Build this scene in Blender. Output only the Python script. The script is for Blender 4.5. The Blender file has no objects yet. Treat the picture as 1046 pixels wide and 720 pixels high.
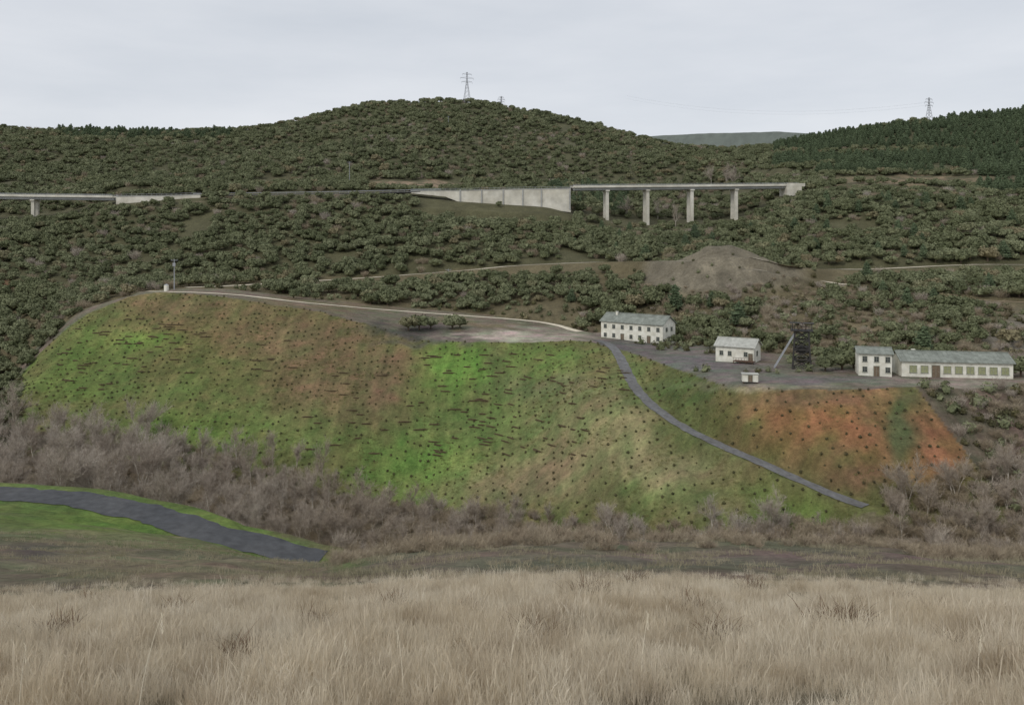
import bpy, bmesh, math, random
import numpy as np
from mathutils import Vector, Matrix
random.seed(7); rng=np.random.default_rng(7)
scene=bpy.context.scene; COL=scene.collection
F=820.0; HZ=250.0; CX=523.0
def lin(r,g,b,k=1.1):
    o=[]
    for v in (r,g,b):
        v/=255.0
        v=v/12.92 if v<=0.04045 else ((v+0.055)/1.055)**2.4
        o.append(min(0.9,v*k))
    return tuple(o)
# ------------------------------------------------------------ noise
def vnoise(x,y,seed=0):
    x=np.asarray(x,float);y=np.asarray(y,float)
    xi=np.floor(x).astype(np.int64);yi=np.floor(y).astype(np.int64)
    fx=x-xi;fy=y-yi
    fx=fx*fx*(3-2*fx);fy=fy*fy*(3-2*fy)
    def h(a,b):
        n=(a*374761393+b*668265263+seed*1442695041)&0xffffffff
        n=((n^(n>>13))*1274126177)&0xffffffff
        return ((n^(n>>16))&0xffff)/65535.0
    return (h(xi,yi)*(1-fx)+h(xi+1,yi)*fx)*(1-fy)+(h(xi,yi+1)*(1-fx)+h(xi+1,yi+1)*fx)*fy
def fbm(x,y,seed=0,o=4):
    s=0;a=1;t=0
    for i in range(o):
        s=s+a*vnoise(x*2**i,y*2**i,seed+i*17);t+=a;a*=0.5
    return s/t*2-1
# ------------------------------------------------------------ terrain lines  (bearing, drop, distance)
LN={}
LN['A']=[(-300,612,30),(0,610,30),(200,603,30),(450,592,31),(700,591,31),(900,597,31),(1046,604,30),(1350,608,30)]
LN['B']=[(-300,540,78),(0,548,75),(200,563,72),(300,576,68),(345,574,64),(420,558,62),(560,547,62),(800,554,60),(1046,565,58),(1350,570,56)]
LN['C1']=[(-300,516,108),(0,522,105),(200,551,96),(300,582,92),(345,600,90),(430,600,80),(560,600,75),(1046,600,70),(1350,600,70)]
LN['C']=[(-300,490,132),(0,495,130),(100,505,124),(200,530,118),(300,562,108),(345,577,104),(430,610,100),(560,640,95),(1046,640,85),(1350,640,85)]
LN['D']=[(-300,505,160),(0,512,160),(200,535,152),(300,560,150),(430,580,145),(560,610,135),(700,640,115),(880,650,105),(1350,650,100)]
LN['E']=[(-300,480,188),(0,468,192),(100,462,205),(200,490,192),(300,502,190),(430,522,187),(560,545,161),(700,550,140),(880,532,132),(1046,540,128),(1350,540,125)]
LN['M']=[(-300,450,212),(0,430,213),(100,380,235),(200,388,227),(330,410,216),(400,420,212),(450,425,214),(510,424,212),(560,424,200),(605,412,187),(640,418,178),(700,448,166),(760,460,154),(880,455,146),(1046,460,148),(1350,460,148)]
LN['F']=[(-300,460,225),(0,407,235),(40,360,250),(85,320,260),(130,302,268),(160,298,270),(230,303,265),(330,319,255),(410,340,240),(440,347,237),(520,350,235),(600,348,235),(640,358,222),(700,378,190),(745,392,170),(800,396,163),(880,397,162),(935,397,163),(1046,395,165),(1350,395,165)]
LN['G']=[(-300,440,240),(0,398,245),(40,352,262),(85,315,272),(160,295,284),(230,295,292),(330,306,292),(410,314,292),(500,322,286),(600,340,264),(640,340,262),(700,351,240),(800,362,215),(900,368,206),(1046,370,201),(1350,370,200)]
LN['H']=[(-300,330,320),(0,310,325),(100,290,335),(200,288,335),(350,284,340),(500,274,345),(700,268,345),(850,276,320),(1046,276,320),(1350,276,320)]
LN['I']=[(-300,232,436),(0,228,436),(60,226,436),(115,211,436),(200,203,438),(300,199.5,439),(400,198.5,439),(430,203,440),(560,213,436),(600,224,440),(660,233,445),(750,229,452),(800,208,458),(850,197,450),(1046,205,440),(1350,205,440)]
LN['J']=[(-300,185,560),(0,186,560),(300,180,560),(450,180,560),(620,190,570),(720,192,590),(800,180,580),(1046,175,560),(1350,175,560)]
LN['K']=[(-300,140,800),(0,132,800),(230,137,820),(300,123,830),(380,109,840),(450,103,850),(510,108,850),(560,119,850),(640,135,850),(700,150,820),(760,156,800),(840,142,830),(930,126,800),(1046,113,780),(1350,103,780)]
LN['L']=[(-300,175,1100),(450,160,1100),(700,165,1050),(840,160,1100),(1350,150,1100)]
LN['N']=[(-300,150,1700),(600,140,1700),(700,134,1700),(780,130,1700),(860,133,1700),(1350,150,1700)]
LN['O']=[(-300,215,2600),(1350,215,2600)]
LN['Z']=[(-300,248,9000),(1350,248,9000)]
order=['A','B','C1','C','D','E','M','F','G','H','I','J','K','L','N','O','Z']
def keys(px):
    px=np.clip(px,-300,1350)
    Ys=[np.full_like(px,-40.0),np.full_like(px,6.0)]
    Zs=[np.full_like(px,-1.6+.36*40),np.full_like(px,-1.6-.36*6)]
    for k in order:
        a=np.array(LN[k],float)
        y=np.interp(px,a[:,0],a[:,2]);p=np.interp(px,a[:,0],a[:,1])
        Ys.append(y);Zs.append((HZ-p)/F*y)
    return Ys,Zs
def raw(x,y):
    px=CX+F*x/np.maximum(y,2.0)
    Ys,Zs=keys(px)
    z=np.array(Zs[0]);seg=np.zeros(x.shape,int)
    for i in range(len(Ys)-1):
        m=(y>=Ys[i])
        t=np.clip((y-Ys[i])/(Ys[i+1]-Ys[i]),0,1)
        z=np.where(m,Zs[i]+(Zs[i+1]-Zs[i])*t,z); seg=np.where(m,i,seg)
    return z,seg,px
C0=25.0;U=0.98;NC=680
rows=np.concatenate([np.arange(-12,30,0.5),np.arange(30,130,0.8),np.arange(130,300,0.55),np.arange(300,900,2.4),np.geomspace(900,9000,50)])
NR=len(rows)
us=np.linspace(-U,U,NC)
YY,UU=np.meshgrid(rows,us,indexing='ij')
XX=UU*(YY+C0)
ZZ,SEG,PX=raw(XX.ravel(),YY.ravel())
ZZ=ZZ.reshape(NR,NC);SEG=SEG.reshape(NR,NC);PX=PX.reshape(NR,NC)
def smooth(a,k,ax):
    for _ in range(2):
        b=np.zeros_like(a);w=0
        for d in range(-k,k+1):
            ww=k+1-abs(d);w+=ww
            idx=np.clip(np.arange(a.shape[ax])+d,0,a.shape[ax]-1)
            b+=ww*np.take(a,idx,axis=ax)
        a=b/w
    return a
ZZ=smooth(ZZ,5,1);ZZ=smooth(ZZ,1,0)
def ramp(v,a,b): return np.clip((v-a)/(b-a),0,1)
hillw=ramp(YY,300,380)*(1-ramp(YY,700,830)*0.6)
ZZ+=hillw*(fbm(XX/75,YY/75,3,4)*8+fbm(XX/20,YY/20,9,2)*1.3)*np.where(np.abs(YY-445)<22,0.12,1)
slw=((SEG>=7)&(SEG<=8)).astype(float);slw=smooth(slw,6,0)
ZZ+=slw*(fbm(XX/16,YY/22,21,4)*1.5)
ZZ+=slw*0.5*np.abs(np.sin((XX+5*fbm(XX/30,YY/30,5,2))*0.45))*(0.5+fbm(XX/20,YY/40,6,2))
lw=((SEG>=2)&(SEG<=6)).astype(float)*ramp(YY,31,38)
ZZ+=lw*(fbm(XX/9,YY/9,31,4)*0.6+fbm(XX/1.8,YY/1.8,33,2)*.16)
ZZ+=ramp(YY,-12,0)*(1-ramp(YY,34,40))*fbm(XX/2.2,YY/2.2,41,3)*0.14
mx,my=(736-CX)/F*305,305.0
md=np.sqrt(((XX-mx)/1.25)**2+(YY-my)**2)
ZZ+=np.maximum(0,14.0-np.maximum(0,md-4)*0.55)*(1+0.06*fbm(XX/5,YY/5,8,3))
mound_w=np.clip((28-md)/6,0,1)
def H(x,y):
    x=np.asarray(x,float);y=np.asarray(y,float)
    iu=np.clip((x/(y+C0)+U)/(2*U)*(NC-1),0,NC-1.001);ir=np.clip(np.interp(y,rows,np.arange(NR)),0,NR-1.001)
    a=ir.astype(int);b=iu.astype(int);fa=ir-a;fb=iu-b
    return (ZZ[a,b]*(1-fa)*(1-fb)+ZZ[a+1,b]*fa*(1-fb)+ZZ[a,b+1]*(1-fa)*fb+ZZ[a+1,b+1]*fa*fb)
def h1(x,y): return float(H(np.array([x]),np.array([y]))[0])
def hit(px,py,y0=85,y1=900):
    Y=np.arange(y0,y1,0.4);X=(px-CX)/F*Y
    z=H(X,Y);r=(HZ-py)/F*Y
    m=np.nonzero(z>=r)[0]
    i=m[0] if len(m) else int(np.argmin(r-z))
    return np.array([X[i],Y[i],z[i]])
def catmull(P,n=10):
    P=[np.array(p,float) for p in P];out=[]
    Q=[2*P[0]-P[1]]+P+[2*P[-1]-P[-2]]
    for i in range(1,len(Q)-2):
        for k in range(n):
            t=k/n
            out.append(0.5*((2*Q[i])+(-Q[i-1]+Q[i+1])*t+(2*Q[i-1]-5*Q[i]+4*Q[i+1]-Q[i+2])*t*t+(-Q[i-1]+3*Q[i]-3*Q[i+1]+Q[i+2])*t**3))
    out.append(Q[-2]);return np.array(out)
def polydist(x,y,P):
    best=np.full(x.shape,1e9);bz=np.zeros(x.shape)
    for i in range(len(P)-1):
        ax,ay,az=P[i];bx,by,bz2=P[i+1];dx,dy=bx-ax,by-ay;L=dx*dx+dy*dy+1e-9
        t=np.clip(((x-ax)*dx+(y-ay)*dy)/L,0,1)
        d=np.hypot(x-ax-dx*t,y-ay-dy*t);m=d<best
        best=np.where(m,d,best);bz=np.where(m,az+(bz2-az)*t,bz)
    return best,bz
ROADS=[]
def add_road(name,pts,w,kind,y0=85,y1=900,ext=None,trim=None):
    P=[hit(a,b,y0,y1) for a,b in pts]
    if ext: P=P+[np.array(e,float) for e in ext]
    P=catmull(P,8)
    z=P[:,2].copy()
    for _ in range(6): z=np.convolve(np.pad(z,2,mode='edge'),np.ones(5)/5,'valid')
    P[:,2]=z
    m=(XX>P[:,0].min()-4*w)&(XX<P[:,0].max()+4*w)&(YY>P[:,1].min()-4*w)&(YY<P[:,1].max()+4*w)
    d,bz=polydist(XX[m],YY[m],P)
    t=np.clip((d-w*0.75)/(w*1.0),0,1);t=t*t*(3-2*t)
    ZZ[m]=bz*(1-t)+ZZ[m]*t
    ROADS.append((name,P,w,kind))
    return P
add_road('road',[(-150,500),(-60,502),(0,505),(60,508),(110,516),(160,528),(210,542),(260,556),(300,566),(328,573)],5.6,'asphalt',y0=97,y1=140)
add_road('path',[(610,347),(622,352),(631,362),(638,376),(650,397),(670,418),(700,438),(740,458),(790,480),(840,502),(884,521)],2.7,'gravel',y0=125,y1=240)
add_road('track',[(150,298),(200,298.5),(250,302),(300,308),(360,314),(420,319),(480,323),(540,328),(570,333),(592,340)],2.8,'pale',y0=225,y1=330)
add_road('track',[(190,294),(240,292),(290,289),(360,285),(420,281),(480,276),(520,272),(560,270),(620,268),(700,266)],4.2,'pale',y0=290,y1=420)
add_road('track',[(764,272),(800,273),(850,276),(900,275),(950,272.5),(1012,270),(1120,272)],4.2,'pale',y0=300,y1=420)
add_road('track',[(770,274),(800,281),(835,287),(868,292)],3.6,'pale',y0=250,y1=400)
add_road('track',[(958,304),(985,305),(1012,307),(1100,312)],3.4,'brown',y0=215,y1=400)
add_road('track',[(716,172),(750,173),(800,176)],5,'brown',y0=480,y1=850)
# ------------------------------------------------------------ ground colours
def project():
    return CX+F*XX/np.maximum(YY,2),HZ-F*ZZ/np.maximum(YY,2)
PX,PY=project()
wpx=PX+16*fbm(XX/7,YY/7,51,4);wpy=PY+10*fbm(XX/7,YY/7,61,4)
base={0:(158,146,122),1:(156,144,120),2:(122,113,96),3:(104,108,70),4:(98,114,60),5:(96,100,64),6:(116,106,88),7:(104,107,64),8:(104,102,62),
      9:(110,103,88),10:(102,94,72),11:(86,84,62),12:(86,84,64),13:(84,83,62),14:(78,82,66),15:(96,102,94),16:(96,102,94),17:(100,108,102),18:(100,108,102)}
RGB=np.zeros((NR,NC,3))
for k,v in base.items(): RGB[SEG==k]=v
def blob(px,py,rx,ry,c,a,segs):
    w=a*np.exp(-(((wpx-px)/rx)**2+((wpy-py)/ry)**2)**1.3)
    w=w*np.isin(SEG,segs)
    RGB[:]=RGB*(1-w[...,None])+np.array(c,float)*w[...,None]
S=(7,8)
blob(250,345,170,45,(110,98,64),.9,S);blob(190,312,60,12,(112,97,68),.8,S)
blob(90,370,60,40,(92,112,54),.85,S);blob(150,350,45,12,(104,130,58),.8,S);blob(55,395,50,18,(98,114,56),.8,S)
blob(225,390,90,30,(96,108,56),.75,S);blob(330,390,80,45,(112,94,68),.8,S);blob(300,345,60,25,(108,94,66),.7,S)
blob(200,440,100,22,(98,122,56),.85,S);blob(330,450,90,30,(102,112,62),.7,S)
blob(470,375,48,30,(98,132,56),.95,S);blob(560,370,48,28,(102,124,60),.85,S);blob(520,430,90,50,(98,118,62),.75,S)
blob(430,480,80,34,(102,132,60),.85,S);blob(505,372,16,18,(100,100,68),.5,S)
blob(390,395,26,42,(110,94,68),.75,S);blob(560,395,60,14,(96,98,74),.45,S)
blob(600,440,60,55,(140,133,94),.65,S);blob(645,435,20,50,(134,132,90),.7,S);blob(590,480,80,28,(134,120,88),.65,S)
blob(520,500,80,20,(122,110,84),.6,S);blob(650,495,60,14,(100,116,62),.6,S);blob(695,480,55,24,(140,132,96),.65,S)
blob(700,400,50,20,(84,96,54),.9,S);blob(720,430,40,20,(92,102,58),.8,S);blob(645,385,12,30,(102,114,64),.6,S)
blob(810,430,60,40,(134,100,64),.95,S);blob(870,440,60,50,(138,98,64),.95,S);blob(960,460,45,40,(138,98,66),.95,S);blob(820,408,60,10,(124,102,74),.8,S)
blob(850,465,30,16,(106,100,62),.6,S);blob(922,440,13,42,(84,96,60),.95,S);blob(890,420,14,30,(142,108,76),.6,S);blob(770,440,20,24,(100,100,60),.5,S)
blob(800,520,80,22,(100,118,58),.8,(6,7,8));blob(880,495,50,18,(112,92,66),.7,S);blob(740,520,40,14,(130,120,88),.65,S)
sc=(PX>937+(PY-397)*0.76)&np.isin(SEG,[7,8]);RGB[sc]=(98,90,74)
lf=(PX<20)&np.isin(SEG,[7,8]);RGB[lf]=(86,86,64)
rt=(PX>350)&np.isin(SEG,[3,4,5]);RGB[rt]=(112,104,84)
blob(120,532,170,14,(102,126,56),.85,(3,4));blob(150,552,150,8,(118,118,84),.8,(3,2));blob(30,556,60,12,(120,112,94),.9,(2,3));blob(36,568,26,8,(94,90,84),.85,(2,))
blob(180,580,170,12,(138,129,104),.85,(2,));blob(60,550,80,4,(102,114,70),.6,(2,3))
blob(200,524,110,14,(96,124,52),.9,(5,));blob(100,505,60,6,(98,124,54),.9,(5,));blob(355,575,30,5,(98,112,64),.8,(2,3,4))
blob(560,551,200,4,(96,94,74),.7,(2,));blob(700,572,330,8,(120,112,100),.85,(2,));blob(900,562,120,4,(100,98,78),.6,(2,))
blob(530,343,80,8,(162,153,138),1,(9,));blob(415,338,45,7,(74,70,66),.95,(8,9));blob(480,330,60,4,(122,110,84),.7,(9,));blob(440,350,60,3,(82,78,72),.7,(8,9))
blob(700,372,85,18,(112,110,106),1,(9,));blob(830,388,120,9,(116,112,106),1,(9,));blob(990,392,80,6,(146,138,124),.9,(9,));blob(640,352,40,10,(96,94,92),.9,(9,))
blob(520,345,70,5,(172,162,148),.7,(9,));blob(790,396,90,3,(148,138,118),.7,(8,9));blob(300,312,110,7,(114,102,78),.8,(9,))
blob(700,383,18,3,(104,100,74),.8,(9,));blob(660,368,12,4,(92,92,68),.7,(9,));blob(850,372,30,5,(112,102,80),.9,(9,10));blob(790,368,14,4,(110,102,82),.7,(9,))
blob(880,345,60,14,(124,111,88),.8,(10,));blob(980,350,90,14,(126,116,94),.8,(10,));blob(1040,345,20,20,(124,120,116),.6,(10,))
w=mound_w*0.95;mc=np.array((116,109,94.))*(1+.14*fbm(XX/3,YY/12,12,3))[...,None];RGB[:]=RGB*(1-w[...,None])+mc*w[...,None]
blob(425,188,50,3.5,(150,128,108),.9,(11,12));blob(940,184,110,4,(130,113,92),.85,(11,12,13));blob(200,200,50,4,(116,104,80),.6,(12,))
blob(740,165,35,10,(112,100,82),.6,(12,13));blob(0,296,12,5,(150,104,82),.9,(10,11));blob(1030,350,30,30,(108,104,98),.5,(10,))
n=fbm(XX/7,YY/7,71,5)[...,None];n2=fbm(XX/1.2,YY/1.2,81,3)[...,None]
RGB=RGB*(1+0.13*n+0.13*n2*(YY[...,None]<300))
g=fbm(XX/4,YY/3,91,4)[...,None];st=fbm(XX/1.1,YY/9,95,3)[...,None]
slp=np.isin(SEG,[2,3,4,5,7,8,9])[...,None]
RGB=np.where(slp,RGB*(1+g*np.array([0.14,-0.01,0.11])),RGB)
RGB=np.where(np.isin(SEG,[7,8])[...,None],RGB*(1+st*np.array([.15,.11,.14])),RGB)
lum=RGB.mean(-1,keepdims=True)
RGB=np.where(np.isin(SEG,[3,4,5,7,8])[...,None],(RGB*.9+lum*.10)*1.04,RGB)
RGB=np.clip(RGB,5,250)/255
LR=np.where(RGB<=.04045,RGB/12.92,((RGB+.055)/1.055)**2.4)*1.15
# ------------------------------------------------------------ material helpers
def newmat(name):
    m=bpy.data.materials.new(name);m.use_nodes=True
    nt=m.node_tree;b=nt.nodes['Principled BSDF'];b.inputs['Roughness'].default_value=.9
    b.inputs['Specular IOR Level'].default_value=.15
    return m,nt,b
def mixc(nt,mode,fac,a,b):
    n=nt.nodes.new('ShaderNodeMix');n.data_type='RGBA';n.blend_type=mode
    def put(sock,v):
        if isinstance(v,bpy.types.NodeSocket): nt.links.new(v,sock)
        elif isinstance(v,(tuple,list)): sock.default_value=(*v[:3],1)
        else: sock.default_value=v
    put(n.inputs[0],fac);put(n.inputs[6],a);put(n.inputs[7],b)
    return n.outputs[2]
def noise(nt,scale,detail=4,vec=None,lo=None,hi=None,rough=.6):
    n=nt.nodes.new('ShaderNodeTexNoise');n.inputs['Scale'].default_value=scale;n.inputs['Detail'].default_value=detail;n.inputs['Roughness'].default_value=rough
    if vec is None:
        g=nt.nodes.new('ShaderNodeNewGeometry');vec=g.outputs['Position']
    nt.links.new(vec,n.inputs['Vector']);o=n.outputs['Fac']
    if lo is not None:
        r=nt.nodes.new('ShaderNodeMapRange');nt.links.new(o,r.inputs[0]);r.inputs[1].default_value=.3;r.inputs[2].default_value=.7;r.inputs[3].default_value=lo;r.inputs[4].default_value=hi;o=r.outputs[0]
    return o
def bump(nt,b,h,strength,dist):
    n=nt.nodes.new('ShaderNodeBump');n.inputs['Strength'].default_value=strength;n.inputs['Distance'].default_value=dist
    nt.links.new(h,n.inputs['Height']);nt.links.new(n.outputs[0],b.inputs['Normal'])
def scalec(nt,col,fac):
    n=nt.nodes.new('ShaderNodeVectorMath');n.operation='SCALE'
    if isinstance(col,tuple): n.inputs[0].default_value=col[:3]
    else: nt.links.new(col,n.inputs[0])
    nt.links.new(fac,n.inputs['Scale']);return n.outputs[0]
def simple(name,col,lo=.8,hi=1.2,scale=1.5,rough=.85,metal=0,bmp=0,col2=None,sc2=.3):
    m,nt,b=newmat(name)
    base=col
    if col2: base=mixc(nt,'MIX',noise(nt,sc2,4,lo=0,hi=1),col,col2)
    o=scalec(nt,base,noise(nt,scale,5,lo=lo,hi=hi));nt.links.new(o,b.inputs['Base Color'])
    b.inputs['Roughness'].default_value=rough;b.inputs['Metallic'].default_value=metal
    if bmp: bump(nt,b,noise(nt,scale*3,4),.6,bmp)
    return m
mT,nt,b=newmat('ground_soil_grass')
at=nt.nodes.new('ShaderNodeAttribute');at.attribute_name='Col'
o=scalec(nt,at.outputs['Color'],noise(nt,1.3,8,lo=.6,hi=1.38,rough=.78))
o=scalec(nt,o,noise(nt,.25,4,lo=.86,hi=1.14))
nt.links.new(o,b.inputs['Base Color']);bump(nt,b,noise(nt,2.2,8,rough=.75),1.0,.5)
me=bpy.data.meshes.new('ground')
co=np.stack([XX,YY,ZZ],-1).reshape(-1,3).astype(np.float32)
idx=np.arange(NR*NC).reshape(NR,NC)
q=np.stack([idx[:-1,:-1],idx[:-1,1:],idx[1:,1:],idx[1:,:-1]],-1).reshape(-1,4)
def fill(me,co,faces):
    nf,k=faces.shape
    me.vertices.add(len(co));me.vertices.foreach_set('co',np.asarray(co,np.float32).ravel())
    me.loops.add(nf*k);me.loops.foreach_set('vertex_index',faces.astype(np.int32).ravel())
    me.polygons.add(nf);me.polygons.foreach_set('loop_start',np.arange(0,nf*k,k,dtype=np.int32));
    try: me.polygons.foreach_set('loop_total',np.full(nf,k,dtype=np.int32))
    except Exception: pass
    me.update(calc_edges=True)
fill(me,co,q)
ca=me.color_attributes.new('Col','FLOAT_COLOR','POINT')
ca.data.foreach_set('color',np.concatenate([LR.reshape(-1,3),np.ones((NR*NC,1))],1).astype(np.float32).ravel())
me.polygons.foreach_set('use_smooth',np.ones(len(q),bool));me.materials.append(mT)
ground=bpy.data.objects.new('ground',me);COL.objects.link(ground);ground['kind']='structure'
ground['label']='valley hillside ground of soil, grass and gravel';ground['category']='ground'
# ------------------------------------------------------------ roads
MR={'asphalt':simple('asphalt',(.07,.073,.078),.75,1.25,.7,.9,bmp=.02,col2=(.092,.093,.095),sc2=.15),
    'gravel':simple('grey_gravel',(.18,.18,.18),.7,1.25,1.2,bmp=.05,col2=(.13,.126,.12),sc2=.2),
    'pale':simple('pale_dirt',lin(196,186,166,1.2),.8,1.15,.8,bmp=.05),
    'brown':simple('brown_dirt',lin(150,134,110),.8,1.15,.8,bmp=.05)}
def ribbon(name,P,w,mat,dz,label,cat,off=0.0,ncross=5,parent=None):
    T=np.gradient(P,axis=0);T[:,2]=0;T/=np.linalg.norm(T,axis=1)[:,None]+1e-9
    Nn=np.stack([T[:,1],-T[:,0],0*T[:,0]],1)
    V=[]
    for j in range(ncross):
        s=(j/(ncross-1)-.5)*w+off
        jit=(fbm(P[:,0]/2.5,P[:,1]/2.5,7+j,2)*0.13*w) if j in(0,ncross-1) and w>1 else 0
        q_=P+Nn*(s+jit)[:,None] if not np.isscalar(jit) else P+Nn*s
        q_=q_.copy();q_[:,2]=np.maximum(P[:,2],H(q_[:,0],q_[:,1]))+dz
        V.append(q_)
    V=np.stack(V,1);n_=len(P);ix=np.arange(n_*ncross).reshape(n_,ncross)
    fa=np.stack([ix[:-1,:-1],ix[:-1,1:],ix[1:,1:],ix[1:,:-1]],-1).reshape(-1,4)[:,::1]
    m=bpy.data.meshes.new(name);fill(m,V.reshape(-1,3),fa);m.materials.append(mat);m.polygons.foreach_set('use_smooth',np.ones(len(fa),bool))
    o=bpy.data.objects.new(name,m);COL.objects.link(o);o['kind']='structure';o['label']=label;o['category']=cat;return o
LB={'asphalt':'dark asphalt lane curving across green meadow','gravel':'grey gravel path winding down the slope','pale':'pale dirt track crossing the wooded hillside','brown':'brown dirt track between the trees'}
def dens(P,k=4):
    t=np.arange(len(P));tt=np.linspace(0,len(P)-1,(len(P)-1)*k+1)
    return np.stack([np.interp(tt,t,P[:,i]) for i in range(3)],1)
for nm,P,w,kd in ROADS: ribbon(nm,dens(P,3),w,MR[kd],.10 if kd!='asphalt' else .08,LB[kd],nm)
# ------------------------------------------------------------ mesh building helpers
class MB:
    def __init__(s): s.v=[];s.f=[];s.m=[]
    def add(s,vs,fs,mi=0):
        o=len(s.v);s.v+= [tuple(v) for v in vs];s.f+=[tuple(i+o for i in f) for f in fs];s.m+=[mi]*len(fs)
    def box(s,x0,x1,y0,y1,z0,z1,mi=0):
        s.add([(x0,y0,z0),(x1,y0,z0),(x1,y1,z0),(x0,y1,z0),(x0,y0,z1),(x1,y0,z1),(x1,y1,z1),(x0,y1,z1)],
              [(0,3,2,1),(4,5,6,7),(0,1,5,4),(1,2,6,5),(2,3,7,6),(3,0,4,7)],mi)
    def beam(s,a,b,t,t2=None,mi=0):
        a=Vector(a);b=Vector(b);d=(b-a);t2=t2 or t
        if d.length<1e-6:return
        d.normalize();up=Vector((0,0,1)) if abs(d.z)<.95 else Vector((0,1,0))
        s1=d.cross(up).normalized();s2=s1.cross(d).normalized();s1*=t/2;s2*=t/2
        k=t2/t
        s.add([a-s1-s2,a+s1-s2,a+s1+s2,a-s1+s2,b-s1*k-s2*k,b+s1*k-s2*k,b+s1*k+s2*k,b-s1*k+s2*k],
              [(0,3,2,1),(4,5,6,7),(0,1,5,4),(1,2,6,5),(2,3,7,6),(3,0,4,7)],mi)
    def tube(s,a,b,r0,r1,n=5,mi=0):
        a=Vector(a);b=Vector(b);d=(b-a).normalized();up=Vector((0,0,1)) if abs(d.z)<.95 else Vector((0,1,0))
        s1=d.cross(up).normalized();s2=s1.cross(d)
        vs=[a+(s1*math.cos(2*math.pi*i/n)+s2*math.sin(2*math.pi*i/n))*r0 for i in range(n)]+[b+(s1*math.cos(2*math.pi*i/n)+s2*math.sin(2*math.pi*i/n))*r1 for i in range(n)]
        s.add(vs,[(i,(i+1)%n,n+(i+1)%n,n+i) for i in range(n)]+([tuple(range(n,2*n))] if n>3 else []),mi)
    def mesh(s,name,mats,smooth=False):
        m=bpy.data.meshes.new(name);m.from_pydata(s.v,[],s.f)
        for x in mats:m.materials.append(x)
        m.polygons.foreach_set('material_index',np.array(s.m,np.int32))
        if smooth:m.polygons.foreach_set('use_smooth',np.ones(len(s.f),bool))
        m.update();return m
def obj(name,mesh,parent=None,loc=(0,0,0),rz=0,label=None,cat=None,group=None,scale=None,link=True):
    o=bpy.data.objects.new(name,mesh);
    if link: COL.objects.link(o)
    o.location=loc;o.rotation_euler=(0,0,rz)
    if scale is not None:o.scale=(scale,)*3 if np.isscalar(scale) else scale
    if parent:o.parent=parent
    if label:o['label']=label
    if cat:o['category']=cat
    if group:o['group']=group
    return o
# ------------------------------------------------------------ vegetation meshes
def ico(r,sub=1):
    bm=bmesh.new();bmesh.ops.create_icosphere(bm,subdivisions=sub,radius=r)
    v=np.array([x.co[:] for x in bm.verts]);f=[tuple(y.index for y in x.verts) for x in bm.faces];bm.free();return v,f
def leafquads(mb,pts,nrm,size,mi=0):
    for p,n_ in zip(pts,nrm):
        a=Vector(rng.normal(size=3)).normalized();n_=(Vector(n_)+Vector(rng.normal(size=3))*.7).normalized()
        t=n_.cross(a).normalized();b2=n_.cross(t);s=size*random.uniform(.6,1.3)
        p=Vector(p);mb.add([p-t*s,p-b2*s*.6,p+t*s,p+b2*s*.7],[(0,1,2,3)],mi)
def foliage_mat(name,c1,c2,c3,c4=None):
    m,nt,b=newmat(name)
    oi=nt.nodes.new('ShaderNodeObjectInfo')
    a=mixc(nt,'MIX',oi.outputs['Random'],c1,c2)
    a=mixc(nt,'MIX',noise(nt,.02,3,lo=0,hi=.8),a,c3)
    if c4:
        r=nt.nodes.new('ShaderNodeMapRange');nt.links.new(oi.outputs['Random'],r.inputs[0]);r.inputs[1].default_value=.93;r.inputs[2].default_value=.97;r.inputs[3].default_value=0;r.inputs[4].default_value=.7
        a=mixc(nt,'MIX',r.outputs[0],a,c4)
    a=scalec(nt,a,noise(nt,1.6,3,lo=.6,hi=1.45));nt.links.new(a,b.inputs['Base Color'])
    b.inputs['Roughness'].default_value=.75
    return m
mOak=foliage_mat('oak_leaves',lin(80,86,61),lin(126,129,100),lin(100,104,75),lin(124,112,88))
mPine=foliage_mat('pine_needles',lin(70,81,60),lin(90,101,75),lin(78,90,65))
mBark=simple('bark',lin(92,80,68),.7,1.2,4)
mBare=foliage_mat('bare_twigs',lin(144,134,124,1.2),lin(170,162,151,1.2),lin(150,138,123,1.2))
mBare2=foliage_mat('bare_branches',lin(166,159,148,1.2),lin(188,182,171,1.2),lin(162,153,139,1.2))
mBrush=foliage_mat('dry_brush',lin(136,123,106,1.2),lin(156,145,126,1.2),lin(132,120,99,1.2))
mShrub=foliage_mat('shrub_leaves',lin(68,72,48),lin(92,90,60),lin(80,72,54))
def oak_crown(i):
    mb=MB();pts=[];nr=[]
    nb=12+i%3*2
    for k in range(nb):
        if k==0: c=np.array([0,0,1.9]);r=1.7
        else:
            a=random.uniform(0,6.28);e=random.uniform(-.1,1.0)
            c=np.array([math.cos(a)*math.cos(e)*1.75,math.sin(a)*math.cos(e)*1.75,1.75+1.5*math.sin(e)]);r=random.uniform(.75,1.25)
        v,f=ico(r*.85,1);v=v*(1+.22*rng.normal(size=(len(v),1)));v[:,2]*=.85
        mb.add(v+c,f)
        m_=34;d=rng.normal(size=(m_,3));d/=np.linalg.norm(d,axis=1)[:,None];d[:,2]=np.where(d[:,2]<-.3,-d[:,2],d[:,2])
        pts+=list(c+d*r*rng.uniform(.85,1.2,size=(m_,1))*np.array([1,1,.88]));nr+=list(d)
    leafquads(mb,pts,nr,.3)
    return mb.mesh('crown',[mOak])
def oak_trunk():
    mb=MB();mb.tube((0,0,-.6),(.1,0,1.2),.28,.2,7)
    for k in range(4):
        a=k*1.6+.3;mb.tube((.1,0,1.1),(math.cos(a)*1.1,math.sin(a)*1.1,2.3),.14,.06,5)
    return mb.mesh('trunk',[mBark])
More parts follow.
